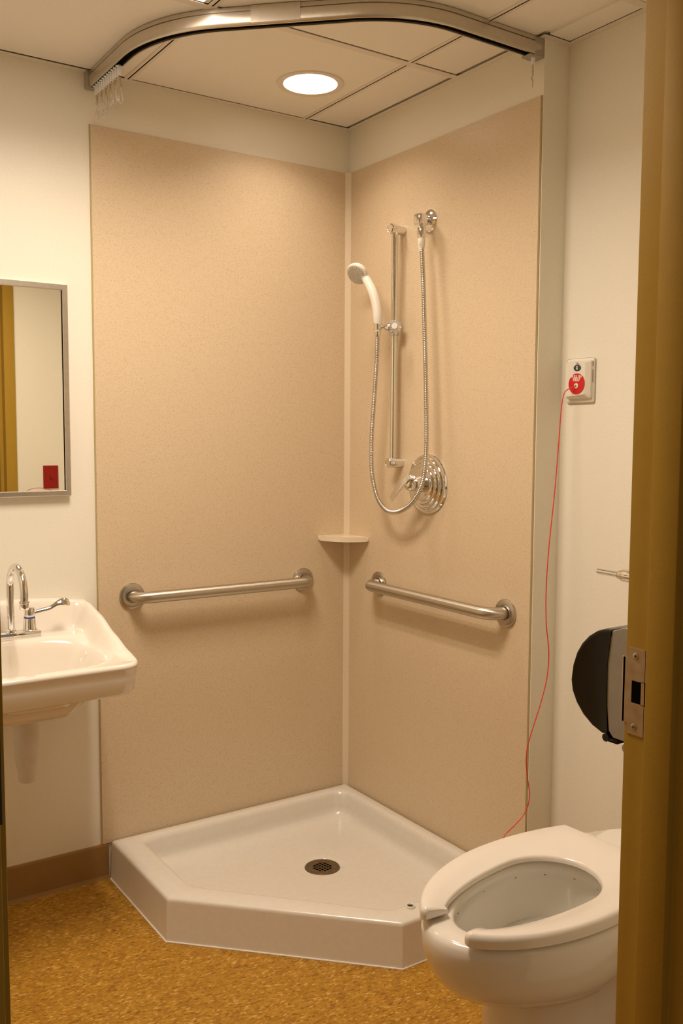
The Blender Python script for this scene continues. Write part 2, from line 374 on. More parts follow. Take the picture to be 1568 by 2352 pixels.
X0, X1, Y0, Y1 = -1.436, -.836, -1.194, -.601
bm = bmesh.new()
for a, b in (((X0, Y0), (X1, Y0 + .012)), ((X0, Y1 - .003), (X1, Y1)), ((X0, Y0), (X0 + .012, Y1)), ((X1 - .012, Y0), (X1, Y1))): add_box(bm, (*a, H + .002), (*b, H + .05))
add_box(bm, (X0, Y0, H + .045), (X1, Y1, H + .05)); obj('housing', bm, 'grid', t)
xm = -1.0675
for a_, b_ in ((X0 + .012, xm - .018), (xm + .018, X1 - .012)):
    bm = bmesh.new(); add_box(bm, (a_, Y0 + .012, H + .006), (b_, Y1 - .003, H + .012)); obj('diffuser', bm, 'lens2', t)
for x_ in (-1.150, -.985):
    ld = bpy.data.lights.new('tube_light', 'AREA'); ld.shape = 'RECTANGLE'; ld.size = .075; ld.size_y = Y1 - Y0 - .06; ld.energy = TROFFER_W / 2; ld.color = LAMP_COL; ld.spread = TROFFER_SPREAD
    lo_ = bpy.data.objects.new('tube_light', ld); COL.objects.link(lo_); lo_.location = (x_, (Y0 + Y1 + .009) / 2, H + .0045)
    lo_.parent = t; lo_.matrix_parent_inverse = Matrix.Translation((1.136, .898, -H))
bm = bmesh.new(); add_box(bm, (xm - .018, Y0 + .012, H + .003), (xm + .018, Y1 - .003, H + .014), .002); obj('centre_rib', bm, 'grid', t)

# ------------------------------------------------------------------ shower wall panels
PZ0, PZ1 = HT - .010, 2.3312
bm = bmesh.new(); add_box(bm, (-.935, -.006, PZ0), (-.017, 0, PZ1), .001)
t = tag(obj('shower_wall_panel', bm, 'panel'), 'speckled tan shower wall panel left of the corner strip, behind the sink corner', 'wall panel', 'speckled shower wall panels')
bm = bmesh.new(); add_box(bm, (-.9385, -.0035, PZ0 - .0), (-.935, 0, PZ1)); obj('sealant_bead', bm, 'seal', t)
bm = bmesh.new(); add_box(bm, (-.006, -.929, PZ0), (0, -.017, PZ1), .001)
t = tag(obj('shower_wall_panel', bm, 'panel'), 'speckled tan shower wall panel right of the corner strip, behind the hand shower', 'wall panel', 'speckled shower wall panels')
bm = bmesh.new(); add_box(bm, (-.0035, -.9315, PZ0), (0, -.929, PZ1)); obj('sealant_bead', bm, 'seal', t)
bm = bmesh.new(); add_prism(bm, [(0, 0), (-.0215, 0), (-.0215, -.0062), (-.0185, -.0085), (-.0085, -.0185), (-.0062, -.0215), (0, -.0215)], PZ0, PZ1, 'z')
tag(obj('corner_strip', bm, 'panel_edge'), 'pale vertical trim strip covering the joint in the shower corner', 'trim strip')

# corner shelf
bm = bmesh.new(); c0 = []
n = 18
out = [(-.0225, -.0065)] + [(-.1335, -.0065)] + [(-.1335 + .127 * (1 - math.cos(a)) * 1.0, -.0065 - .140 * math.sin(a)) for a in [PI / 2 * k / n for k in range(1, n)]] + [(-.0065, -.1465), (-.0065, -.0225)]
# flatten the arc a little towards the chord
o2 = []
for (x, y) in out:
    o2.append((x, y))
def shelf_pt(k, n, bulge):
    s_ = k / n; x = -.1335 + .127 * s_; y = -.0065 - .140 * s_; q = math.sin(PI * s_) * bulge
    return (x - .74 * q, y - .67 * q)
out = [(-.0225, -.0065)] + [shelf_pt(k, n, .036) for k in range(n + 1)] + [(-.0065, -.0225)]
add_prism(bm, out, 1.0385, 1.0555, 'z', bev=.0035)
tag(obj('corner_shelf', bm, 'shelf', smooth=True), 'small cream corner shelf mounted across the shower corner', 'shelf')

# ------------------------------------------------------------------ grab bars
def grab_bar(name, label, A, B, nrm):
    A, B, n = Vector(A), Vector(B), Vector(nrm)
    t = thing(name, label, 'grab bar', (A + B) / 2, 'stainless grab bars on the shower walls')
    bm = bmesh.new(); add_tube(bm, fillet_path([A + n * .003, A + n * .061, B + n * .061, B + n * .003], .046, 14), .0185, 32); obj('bar', bm, 'steel_x' if abs(n.y) > .5 else 'steel_y', t, smooth=True)
    for q in (A, B):
        bm = bmesh.new(); add_lathe(bm, [(.0410, 0), (.0414, .0040), (.0400, .0072), (.0375, .0085), (.0225, .0098), (.0205, .0092), (.0200, .006)], q, n, 56); obj('flange', bm, 'steel', t, smooth=True)
grab_bar('grab_bar', 'brushed steel grab bar on the left shower panel, near the sink', (-.8275, -.006, .9025), (-.1955, -.006, .9025), (0, -1, 0))
grab_bar('grab_bar', 'brushed steel grab bar on the right shower panel, below the shower valve', (-.006, -.2085, .9000), (-.006, -.8355, .8985), (-1, 0, 0))

# ------------------------------------------------------------------ slide rail, hand shower, hose
RY = -.3245
t = thing('slide_rail', 'vertical chrome slide rail on the right shower panel, holding the hand shower', 'shower rail', (-.04, RY, 1.7))
bm = bmesh.new(); add_tube(bm, [(-.040, RY, 1.325), (-.040, RY, 2.074)], .0108, 24); obj('rail', bm, 'chrome', t, smooth=True)
for zz in (1.322, 2.079):
    bm = bmesh.new(); add_lathe(bm, [(.0165, 0), (.0165, .050), (.0155, .0535), (.0135, .0555), (.0125, .0545), (0, .0545)], (-.006, RY, zz), (-1, 0, 0), 40); obj('end_bracket', bm, 'chrome', t, smooth=True)
# slider: collar, star knob, cone, ball and cradle
SZ = 1.762
bm = bmesh.new(); add_tube(bm, [(-.040, RY, SZ - .024), (-.040, RY, SZ + .024)], .0175, 28); obj('collar', bm, 'clear', t, smooth=True)
hold = Vector((-.095, -.309, 1.766))
c0_ = Vector((-.055, -.330, 1.762))
dv = (hold - c0_).normalized()
L_ = (hold - c0_).length
bm = bmesh.new(); add_lathe(bm, [(.0165, -.004), (.0160, .004), (.0085, L_ * .50), (.0055, L_ * .55), (.0052, L_ * .60), (.0085, L_ * .66), (.0085, L_ * .74), (.005, L_ * .80), (.005, L_)], c0_, dv, 28); obj('pivot_arm', bm, 'chrome', t, smooth=True)
bm = bmesh.new(); kd = Vector((-.72, -.69, .05)).normalized(); ko = Vector((-.052, -.349, 1.7625)); u, v = frame_of(kd)
loops = []
for h_, s_ in ((0, .78), (.004, 1.0), (.015, 1.0), (.019, .86)):
    loops.append([ko + kd * h_ + (u * math.cos(a) + v * math.sin(a)) * (.0195 * s_ + .0020 * s_ * math.cos(12 * a)) for a in [2 * PI * k / 96 for k in range(96)]])
loops.append([ko + kd * .019 + (u * math.cos(a) + v * math.sin(a)) * .0105 for a in [2 * PI * k / 96 for k in range(96)]])
loops.append([ko + kd * .0215 + (u * math.cos(a) + v * math.sin(a)) * .0095 for a in [2 * PI * k / 96 for k in range(96)]])
add_loops(bm, loops, True, True); kn = obj('star_knob', bm, 'clear', t, smooth=True)
bm = bmesh.new(); add_lathe(bm, [(.0100, 0), (.0095, .0018), (0, .0022)], ko + kd * .0215, kd, 40); obj('knob_cap', bm, 'plastic_w', kn, smooth=True)
bm = bmesh.new(); add_lathe(bm, [(.0100, -.014), (.0128, -.012), (.0135, .014), (.0118, .014), (.0110, .010), (.0092, -.012)], hold, (.02, .02, 1), 36); obj('cradle', bm, 'chrome', t, smooth=True)

# handset
t = thing('hand_shower', 'white hand shower with a round spray head tilted down on the slide rail', 'hand shower', hold)
path = spline([hold + Vector((0, 0, -.022)), hold + Vector((0, 0, .018)), (-.0955, -.3045, 1.822), (-.099, -.2920, 1.866), (-.101, -.2710, 1.900), (-.103, -.2480, 1.928), (-.103, -.2280, 1.945)], 8)
n = len(path); rr = []
for i in range(n):
    s_ = i / (n - 1); rr.append(.0098 + .0040 * min(1, s_ / .2) + .0018 * math.sin(PI * min(1, s_ / .9)) - .0035 * max(0, s_ - .75) / .25)
bm = bmesh.new(); add_tube(bm, path, rr, 28); obj('handle', bm, 'plastic_w', t, smooth=True)
hd = Vector((-.78, -.25, -.61)).normalized(); hc = Vector((-.120, -.2260, 1.9430))
bm = bmesh.new(); add_lathe(bm, [(0, -.026), (.012, -.0255), (.024, -.021), (.0335, -.012), (.0375, -.002), (.0378, .003), (.0360, .006), (.0325, .0075), (.0315, .0068)], hc, hd, 56); obj('spray_head', bm, 'plastic_w', t, smooth=True)
bm = bmesh.new(); add_lathe(bm, [(.0322, .005), (.0318, .0082), (.020, .0098), (0, .0102)], hc, hd, 56); fp = obj('spray_face', bm, 'nozzle', t, smooth=True)
u, v = frame_of(hd); bm = bmesh.new()
for r_, k_ in ((.0285, 26), (.0235, 20), (.0185, 16), (.0135, 11), (.0085, 7), (.003, 3)):
    for k in range(k_):
        a = 2 * PI * k / k_; q = hc + hd * .0085 + (u * math.cos(a) + v * math.sin(a)) * r_
        add_lathe(bm, [(.0012, 0), (.0010, .0018), (0, .0022)], q, hd, 8)
o = obj('spray_nozzles', bm, 'plastic_w', fp, smooth=True)

# wall outlet for the hose
EO = Vector((-.006, -.462, 2.084))
t = thing('hose_outlet', 'chrome wall outlet elbow with round escutcheon feeding the shower hose', 'shower outlet', EO)
bm = bmesh.new(); add_lathe(bm, [(.0360, 0), (.0355, .003), (.030, .008), (.020, .0125), (.012, .014)], EO, (-1, 0, 0), 56); obj('escutcheon', bm, 'chrome', t, smooth=True)
bm = bmesh.new(); add_tube(bm, [EO + Vector((-.010, 0, 0)), EO + Vector((-.036, -.010, 0))], .0140, 24)
add_prism(bm, [(-.078, -.470), (-.078, -.494), (-.070, -.500), (-.040, -.492), (-.030, -.484), (-.030, -.462), (-.040, -.458), (-.070, -.462)], 2.063, 2.094, 'z', bev=.004); obj('elbow', bm, 'chrome', t, smooth=True)
HX, HY = -.062, -.4895
bm = bmesh.new(); add_lathe(bm, [(.0085, 2.064), (.0085, 2.056), (.0125, 2.052), (.0135, 2.046), (.0135, 2.028), (.0125, 2.022), (.0085, 2.020)], (HX, HY, 0), (.0, -.0, 1), 6 * 8); obj('swivel_nut', bm, 'chrome', t, smooth=True)

# hose
hp = [(-.062, -.4900, 2.012), (-.0625, -.4935, 1.985), (-.0645, -.5055, 1.880), (-.067, -.5170, 1.747), (-.069, -.527, 1.6138), (-.07, -.5348, 1.48), (-.07, -.5366, 1.386), (-.071, -.5343, 1.332), (-.073, -.5270, 1.2774), (-.075, -.5080, 1.2355), (-.077, -.4740, 1.1988), (-.079, -.4310, 1.1745), (-.080, -.3870, 1.1635), (-.080, -.3400, 1.1695), (-.080, -.2980, 1.2005), (-.081, -.2740, 1.2500), (-.082, -.2620, 1.3080), (-.084, -.2640, 1.410), (-.086, -.2740, 1.4830), (-.089, -.2890, 1.583), (-.092, -.3010, 1.668), (-.0945, -.3070, 1.722), tuple(hold + Vector((0, 0, -.016)))]
sp = spline(hp, 40)
# even resample, ribbed radius
d_ = [0]
for a, b in zip(sp, sp[1:]): d_.append(d_[-1] + (b - a).length)
step = .0011; pts = []; j = 0; N = int(d_[-1] / step)
for k in range(N + 1):
    s_ = k * d_[-1] / N
    while j < len(d_) - 2 and d_[j + 1] < s_: j += 1
    f = (s_ - d_[j]) / max(1e-9, d_[j + 1] - d_[j]); pts.append(sp[j].lerp(sp[j + 1], f))
rad = [.0069 + .0011 * (1, .35, -.9, -.9, .35)[k % 5] * (1 if 14 < k < N - 14 else 0) for k in range(N + 1)]
t = thing('shower_hose', 'flexible ribbed metal shower hose hanging in a long loop from the wall outlet', 'hose', (-.07, -.4, 1.16))
bm = bmesh.new(); add_tube(bm, pts, rad, 14); obj('ribbed_hose', bm, 'hose', t, smooth=False)
for p_ in t.children[0].data.polygons: p_.use_smooth = True
bm = bmesh.new(); add_lathe(bm, [(.0075, 1.978), (.0095, 1.990), (.0105, 1.998), (.0112, 2.000), (.0112, 2.016), (.0095, 2.021)], (HX, HY - .001, 0), (0, 0, 1), 40); obj('hose_nut', bm, 'plastic_w', t, smooth=True)
bm = bmesh.new(); add_lathe(bm, [(.0075, -.034), (.0100, -.028), (.0105, -.012), (.0085, -.010)], hold, (0, 0, 1), 40); obj('hose_nut', bm, 'chrome', t, smooth=True)

# mixing valve
VO = Vector((-.006, -.4690, 1.2580))
t = thing('shower_valve', 'round chrome shower mixing valve with stepped rings and a lever handle', 'shower valve', VO)
pr = [(.0965, 0), (.0970, .004), (.0945, .008), (.0885, .0095), (.0855, .0085), (.0835, .0095), (.0800, .0145), (.0740, .0160), (.0710, .0150), (.0690, .0160), (.0655, .0210), (.0595, .0225), (.0565, .0215), (.0545, .0225), (.0510, .0275), (.0450, .0290), (.0300, .0280), (.0220, .0280)]
bm = bmesh.new(); add_lathe(bm, pr, VO, (-1, 0, 0), 96); obj('escutcheon', bm, 'chrome', t, smooth=True)
bm = bmesh.new(); add_lathe(bm, [(.0260, .026), (.0265, .034), (.0250, .050), (.0225, .056), (.0215, .062), (.0225, .064), (.0215, .078), (.0170, .086), (.009, .090), (0, .091)], VO, (-1, 0, 0), 56); hb = obj('hub', bm, 'chrome', t, smooth=True)
bm = bmesh.new()
lp = [VO + Vector(q) for q in ((-.074, -.018, .012), (-.084, -.004, .016), (-.092, .014, .006), (-.097, .034, -.016), (-.100, .052, -.038), (-.102, .062, -.050))]
bq = spline(lp, 6); n = len(bq); loops = []
for i, p in enumerate(bq):
    s_ = i / (n - 1); d = (bq[min(i + 1, n - 1)] - bq[max(i - 1, 0)]).normalized(); wv_ = d.cross(Vector((-1, .25, -.15))).normalized(); nn = d.cross(wv_).normalized()
    wd = .0175 - .0065 * s_; tk = .0075 * (1 - s_) ** 1.5 + .0028
    loops.append([p + wv_ * (wd * math.copysign(abs(math.cos(a)) ** .6, math.cos(a))) + nn * (tk * math.copysign(abs(math.sin(a)) ** .7, math.sin(a))) for a in [2 * PI * (k + .5) / 24 for k in range(24)]])
add_loops(bm, loops, True, True); obj('lever', bm, 'chrome', hb, smooth=True)

# ------------------------------------------------------------------ shower tray
W_ = .914; WY = .9266; s1 = .456; s2 = .4436; g = .0065
O = [(-g, -g), (-W_, -g), (-W_, -s1), (-s2, -WY), (-g, -WY)]
I = [(-.052, -.052), (-.826, -.052), (-.826, -.425 + .004), (-.430 + .004, -.848), (-.052, -.848)]
def ofs(poly, d):   # inset a CCW/CW polygon by d
    n = len(poly); out = []
    ar = sum(poly[i][0] * poly[(i + 1) % n][1] - poly[(i + 1) % n][0] * poly[i][1] for i in range(n)); sg = 1 if ar > 0 else -1
    for i in range(n):
        p0, p1, p2 = Vector(poly[i - 1]), Vector(poly[i]), Vector(poly[(i + 1) % n])
        e1 = (p1 - p0).normalized(); e2 = (p2 - p1).normalized(); n1 = Vector((-e1.y, e1.x)) * sg; n2 = Vector((-e2.y, e2.x)) * sg
        b_ = (n1 + n2); b_ = b_ / b_.length_squared * 2; out.append(tuple(p1 + b_ * d))
    return out
RO = [.004, .006, .006, .006, .006]; RI = [.05, .04, .05, .05, .04]
def L(poly, d, z, rad):
    q = round_poly(ofs(poly, d), [max(.002, r) for r in rad], 7); out = []
    for k, p in enumerate(q):
        out.append((p.x, p.y, z))
        if k % 8 == 7:
            e = q[(k + 1) % len(q)]
            for i in range(1, 14): w_ = p.lerp(e, i / 14); out.append((w_.x, w_.y, z))
    return out
bm = bmesh.new()
loops = [L(O, 0, 0, RO), L(O, .0015, .006, RO), L(O, .0045, HT - .012, RO), L(O, .0055, HT - .006, RO), L(O, .0085, HT - .002, RO), L(O, .013, HT, RO)]
loops += [L(I, -.010, HT, RI), L(I, -.004, HT - .0012, RI), L(I, .001, HT - .005, RI), L(I, .006, HT - .016, RI), L(I, .010, HT - .052, RI), L(I, .014, HT - .068, RI), L(I, .022, HT - .078, RI), L(I, .036, HT - .083, RI)]
dc = Vector((-.340, -.368)); last = loops[-1]; zf = HT - .083
for f in (.25, .5, .75, .9):
    zz = zf - .010 * f
    cur = []
    for k, p in enumerate(last):
        a = math.atan2(p[1] - dc.y, p[0] - dc.x); q = Vector((dc.x + .058 * math.cos(a), dc.y + .058 * math.sin(a)))
        P_ = Vector(p[:2]).lerp(q, f); cur.append((P_.x, P_.y, zz))
    loops.append(cur)
ring = [math.atan2(p[1] - dc.y, p[0] - dc.x) for p in last]
for r_, zz in ((.0585, zf - .0105), (.0562, zf - .0125), (.0560, zf - .020)):
    loops.append([(dc.x + r_ * math.cos(a), dc.y + r_ * math.sin(a), zz) for a in ring])
add_loops(bm, loops, True, True)
tray = tag(obj('shower_tray', bm, 'tray', smooth=True), 'white neo-angle shower tray with raised rim filling the corner', 'shower tray')
zt = zf - .0115
# drain: ring plate with a square-hole grid
bm = bmesh.new()
add_lathe(bm, [(.0555, -.003), (.0555, .0005), (.0540, .0012), (.0310, .0004), (.0310, -.003)], (dc.x, dc.y, zt), (0, 0, 1), 64, close=False)
rot = Matrix.Rotation(math.radians(12), 2)
for k in range(6):
    o_ = (k - 2.5) * .0118; hl = math.sqrt(max(0, .0315 ** 2 - o_ ** 2))
    for q in (0, 1):
        wv = .0017
        cs = [(-hl, o_ - wv), (hl, o_ - wv), (hl, o_ + wv), (-hl, o_ + wv)]
        if q: cs = [(b_, a_) for a_, b_ in cs]
        cs = [rot @ Vector(c_) + dc for c_ in cs]
        add_prism(bm, [tuple(c_) for c_ in cs], zt - .0008, zt + (.0003 if q else .0001), 'z')
dn = obj('drain_grate', bm, 'drainm', tray)
bm = bmesh.new(); add_lathe(bm, [(.0550, -.006), (0, -.006)], (dc.x, dc.y, zt), (0, 0, 1), 40, close=False); obj('drain_well', bm, 'black', dn)
# small white plug on the threshold by the toilet
bm = bmesh.new(); add_lathe(bm, [(.0135, 0), (.0135, .006), (.0125, .0085), (.0105, .0095), (.0090, .0085), (.0085, .004), (0, .004)], (-.372, -.8655, HT - .003), (0, 0, 1), 32)
cp = tag(obj('rubber_bumper', bm, 'plastic_w', smooth=True), 'tiny round white bumper with a dark hollow on the shower tray rim', 'bumper')
bm = bmesh.new(); add_lathe(bm, [(0, .0050), (.0084, .0050)], (-.372, -.8655, HT - .003), (0, 0, 1), 24, close=False); obj('hollow', bm, 'blackink', cp)
# sealant line where the tray meets the floor
bm = bmesh.new(); O3 = [(-W_, -.012), (-W_, -s1), (-s2, -WY), (-.01, -WY)]
add_tube(bm, [(x - .0005, y - .0005, .0008) for x, y in O3], .0024, 8); obj('caulk_line', bm, 'whiteink', tray, smooth=True)

# ------------------------------------------------------------------ curtain track
cp_ = [(-.926, -.004, 0), (-.926, -.463, 0), (-.445, -.921, 0), (-.010, -.916, 0)]
path = fillet_path(cp_, [.42, .36], 20)
t = thing('curtain_track', 'curved aluminium curtain track fixed under the ceiling around the shower', 'curtain track', (-.5, -.5, H))
ZB = H - .046
def sweep(bm, path, prof, close=True):
    n = len(path); rings = []
    for i in range(n):
        d = (path[min(i + 1, n - 1)] - path[max(i - 1, 0)]); d.z = 0; d.normalize(); nr = Vector((-d.y, d.x, 0))  # +: towards the corner side
        rings.append([bm.verts.new(path[i] + nr * p[0] + Vector((0, 0, p[1]))) for p in prof])
    m_ = len(prof)
    for A, B in zip(rings, rings[1:]):
        for k in range(m_): bm.faces.new((A[k], A[(k + 1) % m_], B[(k + 1) % m_], B[k]))
    bm.faces.new(rings[0]); bm.faces.new(rings[-1][::-1])
hp_ = [(.0150, H - .0005), (.0150, H - .0105), (.0110, H - .0112), (.0110, H - .0135), (.0170, H - .0147), (.0178, H - .0250), (.0172, ZB + .008), (.0155, ZB + .0015), (.0140, ZB), (.0105, ZB), (.0100, ZB + .012)]
tp = [(-a, b) for a, b in hp_] + hp_[::-1]
bm = bmesh.new(); sweep(bm, path, tp); tr = obj('track', bm, 'alu', t, smooth=True)
bm = bmesh.new(); sweep(bm, path, [(-.0098, ZB + .004), (-.0098, ZB + .0119), (.0098, ZB + .0119), (.0098, ZB + .004)]); obj('slot', bm, 'black', t)
# splice sleeve on the diagonal
def on_diag(f): return Vector(cp_[1]).lerp(Vector(cp_[2]), f)
bm = bmesh.new(); sweep(bm, [on_diag(.40), on_diag(.59)], [(-.0192, H - .0005), (-.0192, H - .004), (-.0192, H - .0055), (-.0190, ZB + .004), (-.0160, ZB + .002), (-.0140, ZB + .006), (-.0140, H - .008), (.0140, H - .008), (.0140, ZB + .006), (.0160, ZB + .002), (.0190, ZB + .004), (.0192, H - .0055), (.0192, H - .004), (.0192, H - .0005)]); obj('splice_sleeve', bm, 'alu', t)
def end_cap(bm, c, ax):
    if ax == 'y': add_box(bm, (c - .0225, -.030, ZB - .006), (c + .0225, -.0003, H - .0005), .003)
    else: add_box(bm, (-.040, c - .0225, ZB - .008), (-.0003, c + .0140, H - .0005), .003)
bm = bmesh.new(); add_box(bm, (-.950, -.022, ZB - .004), (-.903, -.0003, H - .001), .003); obj('end_bracket', bm, 'alu_end', t)
bm = bmesh.new(); add_box(bm, (-.034, -.9335, ZB - .006), (-.0003, -.895, H - .001), .003); add_box(bm, (-.052, -.9310, ZB - .007), (-.030, -.900, ZB - .0015), .002); obj('end_bracket', bm, 'alu_end', t)
# hooks: nylon runner + short chain + clear hook
def chain(bm, top, n, sway, wire=.00055, lk=.0075):
    p = Vector(top)
    for k in range(n):
        u_ = Vector((1, 0, 0)) if k % 2 else Vector((0, 1, 0))
        c_ = p + Vector((sway * k * .0006, sway * k * .0004, -lk * .5))
        pts = [c_ + u_ * (.0022 * math.cos(a)) + Vector((0, 0, (lk * .62) * math.sin(a))) for a in [2 * PI * q / 10 for q in range(11)]]
        add_tube(bm, pts, wire, 6, cap=False); p = p + Vector((sway * .0004, 0, -lk * .82))
    return p
def hook(px, py, label, group, L1, clear=True, sway=0.0):
    t = thing('curtain_hook', label, 'curtain hook', (px, py, ZB), group)
    bm = bmesh.new(); add_box(bm, (px - .0045, py - .0042, ZB - .025), (px + .0045, py + .0042, ZB + .002), .0012); add_box(bm, (px - .0095, py - .0046, ZB - .003), (px + .0095, py + .0046, ZB - .0005), .0008)
    obj('runner', bm, 'nylon', t)
    bm = bmesh.new(); e = chain(bm, (px, py, ZB - .022), L1, sway); obj('chain', bm, 'brass', t, smooth=True)
    bm = bmesh.new(); a_ = random.uniform(0, PI) if clear else 1.2; dx, dy = math.cos(a_) * .0065, math.sin(a_) * .0065
    ln = .040 if clear else .030
    q = [e + Vector((-dx * .9, -dy * .9, -ln * .45)), e + Vector((-dx, -dy, -ln + .006)), e + Vector((-dx * .6, -dy * .6, -ln)), e + Vector((0, 0, -ln - .0015)), e + Vector((dx * .6, dy * .6, -ln + .001)), e + Vector((dx, dy, -ln * .75)), e + Vector((dx * .5, dy * .5, -ln * .35)), e + Vector((0, 0, 0))]
    if not clear: q = [e, e + Vector((0, .003, -.004)), e + Vector((0, .0035, -.009)), e + Vector((0, 0, -.012)), e + Vector((0, -.001, -.020)), e + Vector((0, .0005, -.032))]
    add_tube(bm, spline(q, 5), .0013 if clear else .0011, 8); obj('hook_end', bm, 'clear' if clear else 'brass', t, smooth=True)
hy = [-.036 - .0185 * k for k in range(11)]
ORD = ['nearest the wall', 'second from the wall', 'third from the wall', 'fourth from the wall', 'fifth from the wall', 'middle one', 'fifth from the open track', 'fourth from the open track', 'third from the open track', 'second from the open track', 'last beside the open track']
for k, y_ in enumerate(hy):
    hook(-.926 + (0 if k < 9 else .0008 * (k - 8)), y_, 'clear curtain hook at the left track end, %s in the bunch' % ORD[k], 'curtain hooks bunched at the left end of the track', 4 + (k * 5) % 3, True, (-1) ** k * 1.5)
hook(-.030, -.9215, 'single curtain chain and wire hook hanging at the right end of the track', None, 5, False)

# ------------------------------------------------------------------ mirror
t = thing('wall_mirror', 'rectangular steel-framed mirror above the sink, cut by the left edge', 'mirror', (-1.25, 0, 1.54))
MX0, MX1, MZ0, MZ1 = -1.482, -1.0175, 1.2275, 1.8510; fw = .0165; fd = .021
bm = bmesh.new()
def fr_side(bm, pts):  # mitred frame member from 4 outer/inner corner points
    A = [(x, y_, z) for (x, z) in pts for y_ in (0,)]
    t_ = bmesh.new(); o0, o1, i1, i0 = pts
    P_ = [(o0, -.0), (o1, -.0), (o1, -fd), (o0, -fd)]
    V = {}
    def v_(p, y_, k): 
        return t_.verts.new((p[0], y_, p[1]))
    a = [v_(o0, 0, 0), v_(o0, -fd + .002, 0), (v_(((o0[0] * .88 + i0[0] * .12)), 0, 0) if False else v_((o0[0] * .88 + i0[0] * .12, o0[1] * .88 + i0[1] * .12), -fd, 0)), v_((o0[0] * .12 + i0[0] * .88, o0[1] * .12 + i0[1] * .88), -fd, 0), v_(i0, -fd + .002, 0), v_(i0, 0, 0)]
    b = [v_(o1, 0, 0), v_(o1, -fd + .002, 0), v_((o1[0] * .88 + i1[0] * .12, o1[1] * .88 + i1[1] * .12), -fd, 0), v_((o1[0] * .12 + i1[0] * .88, o1[1] * .12 + i1[1] * .88), -fd, 0), v_(i1, -fd + .002, 0), v_(i1, 0, 0)]
    for k in range(6): t_.faces.new((a[k], a[(k + 1) % 6], b[(k + 1) % 6], b[k]))
    t_.faces.new(a[::-1]); t_.faces.new(b); merge(bm, t_)
oc = [(MX0, MZ0), (MX1, MZ0), (MX1, MZ1), (MX0, MZ1)]; ic = [(MX0 + fw, MZ0 + fw), (MX1 - fw, MZ0 + fw), (MX1 - fw, MZ1 - fw), (MX0 + fw, MZ1 - fw)]
for k in range(4): fr_side(bm, [oc[k], oc[(k + 1) % 4], ic[(k + 1) % 4], ic[k]])
obj('frame', bm, 'frame_steel', t)
bm = bmesh.new(); add_box(bm, (MX0 + .012, -.0160, MZ0 + .012), (MX1 - .012, -.0150, MZ1 - .012)); obj('glass', bm, 'mirror', t)
bm = bmesh.new(); add_box(bm, (MX1 - fw - .0025, -.0168, MZ0 + fw), (MX1 - fw + .001, -.0160, MZ1 - fw)); obj('dark_edge', bm, 'black', t)

# ------------------------------------------------------------------ sink
SX0, SX1, SXC, SD = -1.482, -.970, -1.226, .470
def sm(a, b, x): 
    t_ = max(0, min(1, (x - a) / (b - a))); return t_ * t_ * (3 - 2 * t_)
def lerp_tab(tab, x):
    if x <= tab[0][0]: return tab[0][1]
    for (a, za), (b, zb) in zip(tab, tab[1:]):
        if x <= b: 
            f = (x - a) / (b - a); f = f * f * (3 - 2 * f) * .35 + f * .65; return za + (zb - za) * f
    return tab[-1][1]
side_tab = [(0, .9045), (.05, .902), (.14, .884), (.25, .849), (.36, .8195), (.44, .8035), (.48, .801)]
def sink_z(x, v):
    u_ = min(x - SX0, SX1 - x)           # distance from the nearer side
    crest = .020 * (1 - min(1, abs(x - SXC) / .25) ** 2)
    R_side = lerp_tab(side_tab, v) + crest * (1 - sm(.0, .10, v))
    deck = .832 - .020 * sm(.13, .20, v) - .008 * sm(.30, .44, v)
    hs = 1 - sm(.014, .062 - .02 * sm(.2, .44, v), u_)       # side ridge falloff
    hb = 1 - sm(.020, .062, v)                               # backsplash falloff
    hf = sm(.425, .450, v) * 0.0
    top = max(R_side, deck)
    z = deck + (top - deck) * (1 - (1 - hs) * (1 - hb))
    z = max(z, deck)
    # basin
    bx = (x - SXC) / .205; by = (v - .287) / .143
    r = (abs(bx) ** 3.2 + abs(by) ** 3.2) ** (1 / 3.2)
    z -= .118 * (1 - sm(.60, 1.0, r)) + .004 * (1 - sm(.98, 1.08, r))
    # lip rounding at the outer edge
    e = min(u_, SD - v)
    if e < .012: z -= .012 - math.sqrt(max(0, .012 ** 2 - (.012 - e) ** 2))
    return z
NX, NY = 150, 130
bm = bmesh.new(); grid = []
def warp(x, v):   # round the two front corners
    r = .060
    for cx, sg in ((SX1 - r, 1), (SX0 + r, -1)):
        if (x - cx) * sg > 0 and v > SD - r:
            dx, dv_ = (x - cx), v - (SD - r); a, b = abs(dx) / r, dv_ / r; mx_ = max(a, b)
            if mx_ > 1e-9:
                ln = math.hypot(a, b); k = mx_ / ln; return cx + dx * k, SD - r + dv_ * k
    return x, v
def dist_prof(k, n):  # cluster samples near the ends
    t_ = k / n; return .5 - .5 * math.cos(PI * t_) if False else t_ * .7 + .3 * (.5 - .5 * math.cos(PI * t_))
for j in range(NY + 1):
    row = []
    for i in range(NX + 1):
        x = SX0 + (SX1 - SX0) * dist_prof(i, NX); v = SD * dist_prof(j, NY); z = sink_z(x, v); X, V_ = warp(x, v); 
        if v > .30: pass
        row.append(bm.verts.new((X, -V_, z)))
    grid.append(row)
for j in range(NY):
    for i in range(NX): bm.faces.new((grid[j][i], grid[j][i + 1], grid[j + 1][i + 1], grid[j + 1][i]))
